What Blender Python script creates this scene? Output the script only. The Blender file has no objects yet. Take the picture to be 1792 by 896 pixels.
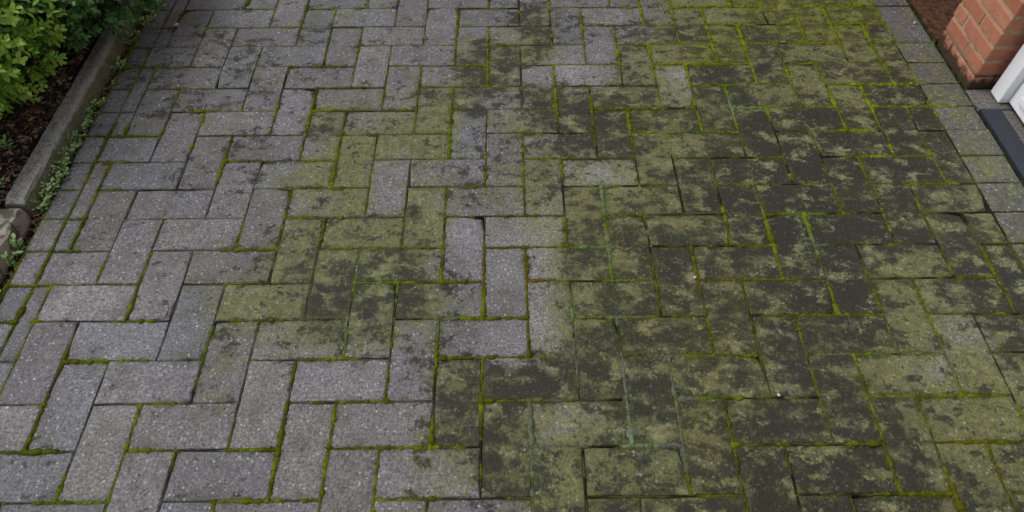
import bpy, bmesh, math, random
import numpy as np
from mathutils import Vector, Matrix, Euler

random.seed(11)
rng = np.random.default_rng(5)
S = bpy.context.scene
COL = S.collection

# ------------------------------------------------------------------ camera
cam_d = bpy.data.cameras.new("camera")
cam_d.sensor_width = 36.0
cam_d.lens = 36.0 * 1203.27 / 1792.0
cam_d.clip_start = 0.02
cam_d.clip_end = 800.0
cam = bpy.data.objects.new("camera", cam_d)
COL.objects.link(cam)
cam.location = (0.0556, -0.5208, 1.3110)
cam.rotation_euler = (math.radians(90 - 52.804), 0.0, math.radians(-0.615))
S.camera = cam

# ------------------------------------------------------------------ overcast sky and soft sun
SUN_EL, SUN_AZ = math.radians(52), math.radians(-72)      # azimuth from +Y, negative = left
world = bpy.data.worlds.new("World")
S.world = world
world.use_nodes = True
wn = world.node_tree.nodes
wl = world.node_tree.links
sky = wn.new("ShaderNodeTexSky")
sky.sky_type = 'NISHITA'
sky.sun_disc = False
sky.sun_elevation = SUN_EL
sky.sun_rotation = SUN_AZ
sky.air_density = 1.0
sky.dust_density = 3.0
sky.ozone_density = 1.0
hs = wn.new("ShaderNodeHueSaturation")
hs.inputs["Saturation"].default_value = 0.30
wl.new(sky.outputs[0], hs.inputs["Color"])
wl.new(hs.outputs[0], wn["Background"].inputs[0])
wn["Background"].inputs[1].default_value = 0.125

sun_d = bpy.data.lights.new("sun", 'SUN')
sun_d.energy = 1.35
sun_d.angle = math.radians(40)
sun_d.color = (1.0, 0.97, 0.93)
sun = bpy.data.objects.new("sun", sun_d)
COL.objects.link(sun)
sdir = Vector((math.sin(SUN_AZ) * math.cos(SUN_EL), math.cos(SUN_AZ) * math.cos(SUN_EL), math.sin(SUN_EL)))
sun.rotation_euler = sdir.to_track_quat('Z', 'Y').to_euler()
sun.location = sdir * 12

S.view_settings.view_transform = 'Standard'
S.view_settings.look = 'None'
S.view_settings.exposure = 0.0
S.view_settings.gamma = 1.0
S.view_settings.use_curve_mapping = False
S.render.engine = 'CYCLES'
S.render.resolution_x = 1024
S.render.resolution_y = 512

# ------------------------------------------------------------------ helpers
def srgb(r, g, b):
    f = lambda v: (v / 255 / 12.92) if v <= 10 else ((v / 255 + 0.055) / 1.055) ** 2.4
    return (f(r), f(g), f(b), 1.0)

def vnoise(x, y, seed=0):
    """smooth value noise in 0..1 (numpy)"""
    x = np.asarray(x, float); y = np.asarray(y, float)
    xi = np.floor(x).astype(np.int64); yi = np.floor(y).astype(np.int64)
    xf = x - xi; yf = y - yi
    def h(a, b):
        n = (a * 374761393 + b * 668265263 + seed * 982451653) & 0x7fffffff
        n = ((n ^ (n >> 13)) * 1274126177) & 0x7fffffff
        return ((n ^ (n >> 16)) & 0xffff) / 65535.0
    u = xf * xf * (3 - 2 * xf); v = yf * yf * (3 - 2 * yf)
    return (h(xi, yi) * (1 - u) + h(xi + 1, yi) * u) * (1 - v) + (h(xi, yi + 1) * (1 - u) + h(xi + 1, yi + 1) * u) * v

def sst(a, b, x):
    t = np.clip((x - a) / (b - a), 0, 1)
    return t * t * (3 - 2 * t)

def mesh_from(name, verts, faces, smooth=False):
    me = bpy.data.meshes.new(name)
    me.from_pydata([tuple(v) for v in verts], [], faces)
    if smooth:
        me.polygons.foreach_set("use_smooth", [True] * len(me.polygons))
    me.update()
    return me

def add_color(me, cols, name):
    at = me.attributes.new(name, 'FLOAT_COLOR', 'POINT')
    at.data.foreach_set("color", np.asarray(cols, np.float32).ravel())

def obj(name, me, mat=None, parent=None):
    o = bpy.data.objects.new(name, me)
    COL.objects.link(o)
    if mat is not None and me is not None and len(me.materials) == 0:
        me.materials.append(mat)
    if parent is not None:
        o.parent = parent
    return o

def empty(name, loc=(0, 0, 0)):
    o = bpy.data.objects.new(name, None)
    o.empty_display_size = 0.05
    o.location = loc
    COL.objects.link(o)
    return o

def tag(o, label=None, category=None, group=None, kind=None):
    if label: o["label"] = label
    if category: o["category"] = category
    if group: o["group"] = group
    if kind: o["kind"] = kind
    return o

def bevel_box(x0, x1, y0, y1, z0, z1, bev=0.003, seg=1, jit=0.0):
    bm = bmesh.new()
    bmesh.ops.create_cube(bm, size=1.0)
    for v in bm.verts:
        v.co = Vector(((x0 + x1) / 2 + v.co.x * (x1 - x0), (y0 + y1) / 2 + v.co.y * (y1 - y0), (z0 + z1) / 2 + v.co.z * (z1 - z0)))
        if jit:
            v.co += Vector((random.uniform(-jit, jit), random.uniform(-jit, jit), random.uniform(-jit, jit)))
    if bev:
        bmesh.ops.bevel(bm, geom=list(bm.edges), offset=bev, segments=seg, affect='EDGES', profile=0.6)
    me = bpy.data.meshes.new("box")
    bm.to_mesh(me); bm.free()
    return me

# ------------------------------------------------------------------ node helper
class NT:
    def __init__(self, name):
        self.mat = bpy.data.materials.new(name)
        self.mat.use_nodes = True
        self.n = self.mat.node_tree.nodes
        self.l = self.mat.node_tree.links
        self.b = self.n["Principled BSDF"]
        self.pos = self.n.new("ShaderNodeNewGeometry").outputs["Position"]
    def _in(self, sock, v):
        if isinstance(v, bpy.types.NodeSocket): self.l.new(v, sock)
        elif v is not None: sock.default_value = v
    def math(self, op, a, b=None, c=None, clamp=False):
        m = self.n.new("ShaderNodeMath"); m.operation = op; m.use_clamp = clamp
        self._in(m.inputs[0], a)
        if b is not None: self._in(m.inputs[1], b)
        if c is not None: self._in(m.inputs[2], c)
        return m.outputs[0]
    def mul(self, a, b): return self.math('MULTIPLY', a, b)
    def add(self, a, b): return self.math('ADD', a, b)
    def noise(self, scale, detail=4, rough=0.55, dist=0.0, vec=None, off=None):
        v = vec or self.pos
        if off is not None:
            a = self.n.new("ShaderNodeVectorMath"); a.operation = 'ADD'
            self.l.new(v, a.inputs[0]); a.inputs[1].default_value = off; v = a.outputs[0]
        t = self.n.new("ShaderNodeTexNoise")
        t.inputs["Scale"].default_value = scale; t.inputs["Detail"].default_value = detail
        t.inputs["Roughness"].default_value = rough; t.inputs["Distortion"].default_value = dist
        self.l.new(v, t.inputs["Vector"])
        return t.outputs["Fac"], t.outputs["Color"]
    def voro(self, scale, vec=None, feature='F1', rand=1.0):
        t = self.n.new("ShaderNodeTexVoronoi"); t.feature = feature
        t.inputs["Scale"].default_value = scale; t.inputs["Randomness"].default_value = rand
        self.l.new(vec or self.pos, t.inputs["Vector"])
        return t.outputs["Distance"], t.outputs.get("Color")
    def step(self, x, a, b, o0=0.0, o1=1.0):
        m = self.n.new("ShaderNodeMapRange"); m.interpolation_type = 'SMOOTHSTEP'
        self._in(m.inputs["Value"], x)
        self._in(m.inputs["From Min"], a); self._in(m.inputs["From Max"], b)
        self._in(m.inputs["To Min"], o0); self._in(m.inputs["To Max"], o1)
        return m.outputs["Result"]
    def mix(self, f, a, b, mode='MIX'):
        m = self.n.new("ShaderNodeMix"); m.data_type = 'RGBA'; m.blend_type = mode
        self._in(m.inputs[0], f); self._in(m.inputs[6], a); self._in(m.inputs[7], b)
        return m.outputs[2]
    def sep(self, c):
        s = self.n.new("ShaderNodeSeparateColor"); self.l.new(c, s.inputs[0])
        return s.outputs
    def attr(self, name):
        a = self.n.new("ShaderNodeAttribute"); a.attribute_name = name
        return a
    def gray(self, v):
        c = self.n.new("ShaderNodeCombineColor")
        for i in range(3): self._in(c.inputs[i], v)
        return c.outputs[0]
    def warp(self, vec, scale, amt):
        _, c = self.noise(scale, 2, vec=vec)
        a = self.n.new("ShaderNodeVectorMath"); a.operation = 'MULTIPLY_ADD'
        self.l.new(c, a.inputs[0]); a.inputs[1].default_value = (amt,) * 3; self.l.new(vec, a.inputs[2])
        return a.outputs[0]
    def scaled(self, vec, s):
        a = self.n.new("ShaderNodeVectorMath"); a.operation = 'MULTIPLY'
        self.l.new(vec, a.inputs[0]); a.inputs[1].default_value = s
        return a.outputs[0]
    def bump(self, h, strength=0.5, dist=0.002, normal=None):
        b = self.n.new("ShaderNodeBump"); b.inputs["Strength"].default_value = strength
        b.inputs["Distance"].default_value = dist
        self.l.new(h, b.inputs["Height"])
        if normal is not None: self.l.new(normal, b.inputs["Normal"])
        return b.outputs[0]
    def out(self, color, rough=0.8, normal=None, spec=0.4):
        self._in(self.b.inputs["Base Color"], color)
        self._in(self.b.inputs["Roughness"], rough)
        self.b.inputs["Specular IOR Level"].default_value = spec
        if normal is not None: self.l.new(normal, self.b.inputs["Normal"])
        return self.mat

# ------------------------------------------------------------------ materials
def mat_paver():
    t = NT("weathered_concrete_paver")
    at = t.attr("st")
    film, dark, light = t.sep(at.outputs["Color"])[0:3]
    moss = at.outputs["Alpha"]
    oi = t.n.new("ShaderNodeObjectInfo")
    rnd = oi.outputs["Random"]
    nbig, _ = t.noise(7.0, 3, 0.5)
    vx = t.warp(t.pos, 40.0, 0.012)
    nmed, _ = t.noise(27.0, 4, 0.62, 0.2, vec=t.scaled(vx, (0.78, 1.18, 1.0)))
    nmed2, _ = t.noise(58.0, 4, 0.62, 0.2, off=(3.1, 7.7, 0.4))
    ngr, _ = t.noise(185.0, 3, 0.75)
    nfine2, _ = t.noise(115.0, 3, 0.65, off=(1.7, 2.2, 0))
    nlow, _ = t.noise(16.0, 4, 0.6, 0.3, off=(9.1, 4.2, 0))
    grain = t.step(ngr, 0.28, 0.74)
    # concrete
    base = t.mix(grain, srgb(74, 74, 76), srgb(150, 149, 151))
    tone = t.add(t.mul(t.add(rnd, -0.5), 0.28), 1.0)
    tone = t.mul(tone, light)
    tone = t.mul(tone, t.step(nmed2, 0.3, 0.7, 0.84, 1.13))
    base = t.mix(1.0, base, t.gray(tone), 'MULTIPLY')
    hue = t.math('FRACT', t.mul(rnd, 7.31))
    tint = t.mix(hue, (0.965, 0.99, 1.07, 1), (1.04, 1.0, 0.95, 1))
    base = t.mix(1.0, base, tint, 'MULTIPLY')
    # grey-brown soiling in soft clouds, on every block
    soil = t.step(t.add(t.mul(nlow, 0.8), t.mul(nmed2, 0.25)), 0.48, 0.68)
    base = t.mix(t.mul(soil, 0.45), base, srgb(74, 73, 60))
    # algae film
    fx = t.add(film, t.add(t.mul(t.add(nbig, -0.5), 0.5), t.add(t.mul(t.add(nlow, -0.5), 0.9), t.mul(t.add(nmed2, -0.5), 0.7))))
    fm = t.step(fx, 0.15, 1.0)
    olive = t.mix(t.step(t.add(t.mul(nmed2, 0.6), t.mul(nmed, 0.4)), 0.36, 0.62), srgb(86, 92, 36), srgb(148, 153, 82))
    olive = t.mix(t.mul(t.step(grain, 0.2, 0.9, 1, 0), 0.5), olive, srgb(58, 61, 30))
    yel = t.mix(t.step(nfine2, 0.38, 0.62), srgb(88, 98, 12), srgb(144, 152, 28))
    och = t.mix(t.step(nfine2, 0.38, 0.62), srgb(92, 88, 40), srgb(144, 136, 72))
    yel = t.mix(t.step(moss, 0.65, 1.05), och, yel)
    olive = t.mix(t.mul(t.step(moss, 0.0, 0.9), t.step(t.add(t.mul(nmed2, .7), t.mul(nlow, .3)), 0.38, 0.56, 0.35, 1.0)), olive, yel)
    c = t.mix(t.mul(fm, 0.82), base, olive)
    # black crust in blotches, ragged, with soft and hard borders
    edge = t.attr("edge").outputs["Fac"]
    nl2, _ = t.noise(9.0, 3, 0.55, 0.4, off=(2.3, 5.9, 0))
    dx = t.add(t.add(t.mul(nmed, 0.70), t.mul(nmed2, 0.42)), t.mul(nl2, 0.30))
    dx = t.add(dx, t.mul(t.add(dark, -0.5), 0.40))
    dx = t.add(dx, t.add(t.mul(t.add(nfine2, -0.5), 0.36), t.mul(t.add(ngr, -0.5), 0.28)))
    dx = t.add(dx, t.mul(edge, 0.03))
    km = t.add(t.mul(t.step(dx, 0.655, 0.755), 0.76), t.mul(t.step(dx, 0.715, 0.84), 0.20))
    # flakes where the crust has lifted and the pale film below shows
    nfl, _ = t.noise(21.0, 5, 0.66, 0.2, vec=t.scaled(t.warp(t.pos, 30.0, 0.02), (0.8, 1.15, 1.0)), off=(6.3, 1.4, 0))
    fl = t.step(t.add(nfl, t.add(t.mul(t.add(nfine2, -0.5), 0.20), t.mul(t.add(ngr, -0.5), 0.12))), 0.510, 0.660)
    fl = t.mul(fl, t.step(dark, 0.35, 0.6))
    km = t.mul(km, t.math('SUBTRACT', 1.0, t.mul(fl, 0.85)))
    pale = t.mix(t.step(nmed2, 0.35, 0.65), srgb(108, 111, 76), srgb(154, 156, 116))
    c = t.mix(t.mul(fl, t.math('SUBTRACT', 0.60, t.mul(moss, 0.7), clamp=True)), c, pale)
    crust = t.mix(grain, srgb(16, 17, 12), srgb(48, 49, 40))
    crust = t.mix(t.math('MULTIPLY', t.math('POWER', moss, 2.0), t.step(nfine2, 0.3, 0.7, 0.2, 0.9), clamp=True), crust, srgb(52, 58, 12))
    c = t.mix(km, c, crust)
    # exposed aggregate: pale, tan and dark chips
    d1, c1 = t.voro(135.0, vec=t.warp(t.pos, 260.0, 0.005))
    cs = t.sep(c1)
    sp = t.mul(t.step(d1, 0.20, 0.42, 1.0, 0.0), t.step(cs[0], 0.83, 0.9))
    d2, c2 = t.voro(62.0, vec=t.warp(t.pos, 150.0, 0.008))
    cs2 = t.sep(c2)
    sp2 = t.mul(t.step(d2, 0.09, 0.19, 1.0, 0.0), t.step(cs2[0], 0.78, 0.82))
    d3, c3 = t.voro(170.0, vec=t.warp(t.pos, 200.0, 0.004))
    cs3 = t.sep(c3)
    spd = t.mul(t.step(d3, 0.25, 0.5, 1.0, 0.0), t.step(cs3[1], 0.74, 0.78))
    show = t.math('SUBTRACT', 1.0, t.add(t.mul(fm, 0.42), t.mul(km, 0.42)), clamp=True)
    chip = t.mix(cs2[1], srgb(206, 206, 208), srgb(190, 176, 152))
    c = t.mix(t.mul(spd, 0.42), c, srgb(50, 49, 46))
    c = t.mix(t.mul(t.mul(sp, 0.60), show), c, srgb(196, 196, 196))
    c = t.mix(t.mul(t.mul(sp2, t.step(t.math('FRACT', t.mul(rnd, 13.7)), 0.0, 1.0, 0.35, 1.0)), show), c, chip)
    # crumbs of living moss on the mossy blocks
    mm = t.mul(t.step(t.add(nfine2, t.mul(t.add(nmed2, -0.5), 0.6)), 0.55, 0.66), t.step(moss, 0.1, 1.0))
    c = t.mix(t.mul(mm, 0.7), c, srgb(108, 116, 20))
    # growth creeping in from the joints
    em = t.mul(t.mul(edge, t.step(film, 0.2, 0.9, 0.25, 1.0)), t.step(t.add(t.mul(nfine2, .5), t.mul(nmed2, .5)), 0.44, 0.60))
    em = t.mul(em, t.step(t.add(nlow, t.mul(moss, .15)), 0.42, 0.62))
    c = t.mix(t.mul(em, 0.75), c, srgb(88, 96, 26))
    mm = t.math('MAXIMUM', mm, em)
    h = t.add(ngr, t.mul(nfine2, 0.5))
    nrm = t.bump(h, 0.9, 0.0032)
    rough = t.step(ngr, 0.3, 0.7, 0.52, 0.85)
    return t.out(c, rough, nrm, 0.42)

def mat_vcol(name, rough=0.9, bumps=420.0, bstr=0.8, spec=0.15, var=0.55, sss=0.0):
    t = NT(name)
    a = t.attr("vc")
    n, _ = t.noise(bumps, 3, 0.65)
    m = t.step(n, 0.25, 0.75, 1.0 - var, 1.0 + var)
    c = t.mix(1.0, a.outputs["Color"], t.gray(m), 'MULTIPLY')
    return t.out(c, rough, t.bump(n, bstr, 0.002), spec)

def mat_soil(name, c0, c1, scale=60.0):
    t = NT(name)
    n, _ = t.noise(scale, 6, 0.7); n2, _ = t.noise(scale * 5, 3, 0.6)
    c = t.mix(t.step(n, 0.3, 0.7), c0, c1)
    return t.out(c, 0.95, t.bump(t.add(n, t.mul(n2, 0.5)), 1.0, 0.008), 0.2)

def mat_kerb():
    t = NT("old_concrete_edging")
    n, _ = t.noise(40, 5, 0.65); n2, _ = t.noise(300, 4, 0.7); nb, _ = t.noise(9, 3)
    c = t.mix(t.step(n2, 0.3, 0.7), srgb(104, 103, 100), srgb(160, 158, 154))
    c = t.mix(t.step(n, 0.42, 0.66, 0, 0.55), c, srgb(56, 55, 53))
    n4, _ = t.noise(110, 4, 0.7, off=(1, 5, 2))
    c = t.mix(t.step(n4, 0.50, 0.64, 0, 0.6), c, srgb(58, 57, 54))
    c = t.mix(t.step(nb, 0.55, 0.75, 0, 0.4), c, srgb(146, 142, 134))
    d, vc = t.voro(190, vec=t.warp(t.pos, 200, 0.004)); cs = t.sep(vc)
    sp = t.mul(t.step(d, 0.2, 0.45, 1, 0), t.step(cs[0], 0.84, 0.88))
    c = t.mix(t.mul(sp, 0.7), c, srgb(184, 182, 176))
    # green algae band on the upright face (stays on the sides: driven by the surface's own attribute)
    a = t.attr("side").outputs["Fac"]
    ar = t.attr("arris").outputs["Fac"]
    c = t.mix(t.mul(ar, t.step(n2, 0.35, 0.65, 0.15, 0.75)), c, srgb(190, 188, 184))
    gm = t.mul(a, t.step(t.add(n, t.mul(nb, 0.4)), 0.45, 0.8, 0.35, 1.0))
    c = t.mix(t.mul(gm, 0.75), c, t.mix(t.step(n2, .3, .7), srgb(80, 90, 52), srgb(128, 136, 90)))
    return t.out(c, 0.85, t.bump(t.add(n2, t.mul(n, 0.8)), 0.8, 0.003), 0.3)

def mat_kerb_pale():
    t = NT("lichen_covered_edging")
    n, _ = t.noise(26, 5, 0.65, 0.6); n2, _ = t.noise(300, 4, 0.7); n3, _ = t.noise(60, 4, 0.6, 0.5, off=(4, 2, 1))
    c = t.mix(t.step(n2, 0.3, 0.7), srgb(150, 146, 136), srgb(196, 191, 178))
    c = t.mix(t.step(n, 0.46, 0.6, 0, 0.8), c, srgb(64, 62, 50))
    c = t.mix(t.step(n3, 0.54, 0.66, 0, 0.7), c, srgb(84, 88, 50))
    return t.out(c, 0.88, t.bump(t.add(n2, n), 0.8, 0.004), 0.25)

def mat_brick():
    t = NT("red_clay_brick")
    oi = t.n.new("ShaderNodeObjectInfo"); r = oi.outputs["Random"]
    n, _ = t.noise(55, 5, 0.65); n2, _ = t.noise(420, 3, 0.7); nb, _ = t.noise(38, 4, 0.6)
    c = t.mix(r, srgb(166, 106, 84), srgb(190, 132, 107))
    c = t.mix(t.step(n, 0.35, 0.7, 0, 0.5), c, srgb(150, 92, 70))
    c = t.mix(t.step(n2, 0.5, 0.75, 0, 0.5), c, srgb(206, 150, 118))
    # black damp growth creeping up from the ground
    s = t.n.new("ShaderNodeSeparateXYZ"); t.l.new(t.pos, s.inputs[0])
    z = t.add(s.outputs[2], t.mul(t.add(nb, -0.5), 0.12))
    dm = t.step(z, 0.014, 0.050, 1.0, 0.0)
    c = t.mix(t.mul(dm, 0.9), c, srgb(40, 38, 29))
    return t.out(c, 0.9, t.bump(t.add(n2, n), 0.7, 0.0025), 0.2)

def mat_mortar():
    t = NT("grey_mortar")
    n, _ = t.noise(260, 4, 0.7); nb, _ = t.noise(30, 3)
    c = t.mix(t.step(n, 0.3, 0.7), srgb(166, 142, 116), srgb(196, 170, 142))
    c = t.mix(t.step(nb, 0.5, 0.68, 0, 0.5), c, srgb(86, 80, 62))
    s = t.n.new("ShaderNodeSeparateXYZ"); t.l.new(t.pos, s.inputs[0])
    dm = t.step(t.add(s.outputs[2], t.mul(t.add(nb, -0.5), 0.1)), 0.022, 0.085, 1.0, 0.0)
    c = t.mix(t.mul(dm, 0.9), c, srgb(40, 40, 28))
    return t.out(c, 0.95, t.bump(n, 0.8, 0.003), 0.15)

def mat_plain(name, c0, c1, scale=80, rough=0.6, bstr=0.3, spec=0.4, bd=0.001):
    t = NT(name)
    n, _ = t.noise(scale, 5, 0.65)
    c = t.mix(t.step(n, 0.3, 0.7), c0, c1)
    return t.out(c, rough, t.bump(n, bstr, bd), spec)

def mat_pvc():
    t = NT("white_upvc")
    n, _ = t.noise(22, 4, 0.6); n2, _ = t.noise(220, 3, 0.7)
    c = t.mix(t.step(n, 0.4, 0.75, 0, 0.25), (0.87, 0.89, 0.93, 1), (0.78, 0.79, 0.80, 1))
    s = t.n.new("ShaderNodeSeparateXYZ"); t.l.new(t.pos, s.inputs[0])
    sp = t.mul(t.step(t.add(s.outputs[2], t.mul(n, 0.05)), 0.03, 0.16, 1, 0), t.step(n2, 0.55, 0.7))
    c = t.mix(t.mul(sp, 0.55), c, srgb(120, 116, 100))
    return t.out(c, 0.32, t.bump(n2, 0.05, 0.001), 0.5)

def mat_leaf(name, cols, rough=0.42):
    """cols: dark, mid, bright (srgb); per-leaf tint from vertex colour R, object random"""
    t = NT(name)
    a = t.attr("lf")
    r, tip, _b = t.sep(a.outputs["Color"])[0:3]
    c = t.mix(t.step(r, 0.0, 0.55), cols[0], cols[1])
    c = t.mix(t.step(r, 0.55, 1.0), c, cols[2])
    n, _ = t.noise(180, 2)
    c = t.mix(t.step(n, 0.35, 0.7, 0.0, 0.10), c, srgb(150, 150, 50))
    c = t.mix(t.step(tip, 0.6, 1.0, 0.0, 0.2), c, cols[2])
    m = t.out(c, rough, None, 0.4)
    tr = t.n.new("ShaderNodeBsdfTranslucent"); t.l.new(c, tr.inputs["Color"])
    ms = t.n.new("ShaderNodeMixShader"); ms.inputs[0].default_value = 0.28
    t.l.new(t.b.outputs[0], ms.inputs[1]); t.l.new(tr.outputs[0], ms.inputs[2])
    t.l.new(ms.outputs[0], t.n["Material Output"].inputs["Surface"])
    return m

def mat_wallbrick():
    t = NT("house_wall_brick")
    mp = t.n.new("ShaderNodeTexBrick")
    s = t.n.new("ShaderNodeSeparateXYZ"); t.l.new(t.pos, s.inputs[0])
    cb = t.n.new("ShaderNodeCombineXYZ"); t.l.new(t.add(s.outputs[1], s.outputs[0]), cb.inputs[0]); t.l.new(s.outputs[2], cb.inputs[1])
    t.l.new(cb.outputs[0], mp.inputs["Vector"])
    mp.inputs["Scale"].default_value = 1.0
    mp.inputs["Brick Width"].default_value = 0.165; mp.inputs["Row Height"].default_value = 0.0475
    mp.inputs["Mortar Size"].default_value = 0.005
    mp.inputs["Color1"].default_value = srgb(146, 82, 60); mp.inputs["Color2"].default_value = srgb(166, 98, 72)
    mp.inputs["Mortar"].default_value = srgb(140, 124, 106)
    n, _ = t.noise(120, 4, 0.65)
    c = t.mix(t.step(n, 0.4, 0.7, 0, 0.4), mp.outputs["Color"], srgb(104, 58, 44))
    return t.out(c, 0.9, t.bump(t.add(n, t.mul(mp.outputs["Fac"], -1.0)), 0.7, 0.004), 0.2)

M_PAVER = mat_paver()
M_MOSS = mat_vcol("joint_moss", 0.95, 520.0, 1.0, 0.08, 0.5)
M_LITTER = mat_vcol("leaf_litter", 0.8, 150.0, 0.4, 0.25, 0.3)
M_SAND = mat_soil("joint_grit", srgb(38, 36, 30), srgb(74, 72, 62), 180)
M_SOIL = mat_soil("damp_soil", srgb(24, 18, 14), srgb(56, 44, 35), 70)
M_GROUND = mat_soil("far_ground", srgb(60, 60, 56), srgb(92, 90, 84), 20)
M_KERB = mat_kerb()
M_KERB2 = mat_kerb_pale()
M_BRICK = mat_brick()
M_MORTAR = mat_mortar()
M_PVC = mat_pvc()
M_SLATE = mat_plain("dark_slate", srgb(30, 35, 44), srgb(50, 56, 67), 160, 0.55, 0.35, 0.4, 0.001)
M_SILL = mat_plain("weathered_cement", srgb(78, 75, 72), srgb(128, 122, 116), 140, 0.9, 0.7, 0.2, 0.003)
M_RED = mat_plain("red_brown_step", srgb(44, 34, 25), srgb(98, 68, 50), 70, 0.9, 0.8, 0.2, 0.003)
M_WALL = mat_wallbrick()
M_TWIG = mat_plain("twig_bark", srgb(52, 40, 30), srgb(84, 68, 50), 200, 0.9, 0.5, 0.2)
M_STONE = mat_plain("pale_pebble", srgb(176, 172, 160), srgb(214, 210, 200), 300, 0.7, 0.4, 0.3)
M_LEAF_A = mat_leaf("fresh_hedge_leaf", (srgb(40, 82, 22), srgb(108, 164, 50), srgb(186, 222, 104)))
M_LEAF_B = mat_leaf("dark_hedge_leaf", (srgb(26, 58, 24), srgb(58, 108, 48), srgb(104, 148, 82)), 0.36)
M_WEED = mat_leaf("weed_leaf", (srgb(84, 120, 62), srgb(136, 176, 104), srgb(182, 208, 146)), 0.55)

# ------------------------------------------------------------------ ground
gm = mesh_from("ground", [(-300, -300, -.07), (300, -300, -.07), (300, 300, -.07), (-300, 300, -.07)], [(0, 1, 2, 3)])
ground = tag(obj("ground", gm, M_GROUND), kind="structure")

# ------------------------------------------------------------------ the paving
U = 0.1
FX0, FX1 = -1.043, 1.276         # herringbone field; header courses outside it
LX0, RX1 = -1.105, 1.396
YMIN, YMAX = -1.3, 4.5           # built rows
IND0, IND1 = -0.22, 1.70         # blocks built one by one

# what grows on each 10 cm cell: rows from far (r=15) to near (r=-2), columns c=-11..13
CELLS = {
 15: "bbbbb bbbbb bccbc cdeen nnnnb", 14: "bbbbb cdbbb bcgcb cdeen nnnnb",
 13: "bbccb cbbbb bdfcc cfgng nnngb", 12: "bcbcc bbbbb fffbb fenng eeemd",
 11: "ccbcc cbbbb fgaad epggf efmmd", 10: "bccbc bbddf fcgff fpmfe eeggd",
  9: "bbbbb bfdee cdfgg mmmgg hfggd",  8: "bbbbc bdeee bcdgg eemgh gggfd",
  7: "bbbcc deebd cdfpp ffggh gghfd",  6: "bbbbb bdebe ddpme egghh ggfed",
  5: "bbbbb ceeee adpmm mmfhh hgffd",  4: "bbbcb cefff capmm gffgh eeghd",
  3: "baabd eefff dbdmm fmfgh effhg",  2: "bbbbb ddffd capmm mmfgg epggg",
  1: "bbbab dbbbc fggfg mmffe peeee",  0: "bbbbb bbbbb ffpff mffgf eeeee",
 -1: "bbbbb bbbbd dfeee mgggf eeeee", -2: "bbbbb bbbbb bcfff ggggg feeee"}
CELLS = {k: v.replace(" ", "") for k, v in CELLS.items()}
STATE = {  # film, dark, light, moss
 'a': (0.00, 0.00, 1.32, 0.0), 'b': (0.04, 0.10, 1.02, 0.0), 'c': (0.25, 0.40, 0.88, 0.0),
 'd': (0.52, 0.30, 0.98, 0.0), 'p': (0.60, 0.20, 1.45, 0.0), 'e': (1.08, 0.36, 1.00, 0.15),
 'f': (0.98, 0.66, 1.00, 0.20), 'g': (0.90, 0.86, 0.95, 0.25), 'h': (0.80, 1.05, 0.90, 0.1),
 'm': (1.05, 0.66, 1.00, 0.52), 'n': (1.25, 0.62, 1.00, 1.4)}
def cell_state(c, r):
    c = min(13, max(-11, c))
    if r > 15: r = 15 - (r - 16) % 14
    if r < -2: r = -2 + (-3 - r) % 14
    k = CELLS[r][c + 11]
    a = np.array(STATE[k])
    if k == 'b' and c < 0:      # far left: greener and dirtier, with the dimmer light there painted in too
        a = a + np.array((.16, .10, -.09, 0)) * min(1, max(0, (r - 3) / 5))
    return a

def smooth_state(x, y):
    cx, cy = x / U - .5, y / U - .5
    i, j = math.floor(cx), math.floor(cy); u, v = cx - i, cy - j
    return (cell_state(i, j) * (1 - u) + cell_state(i + 1, j) * u) * (1 - v) + (cell_state(i, j + 1) * (1 - u) + cell_state(i + 1, j + 1) * u) * v

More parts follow.
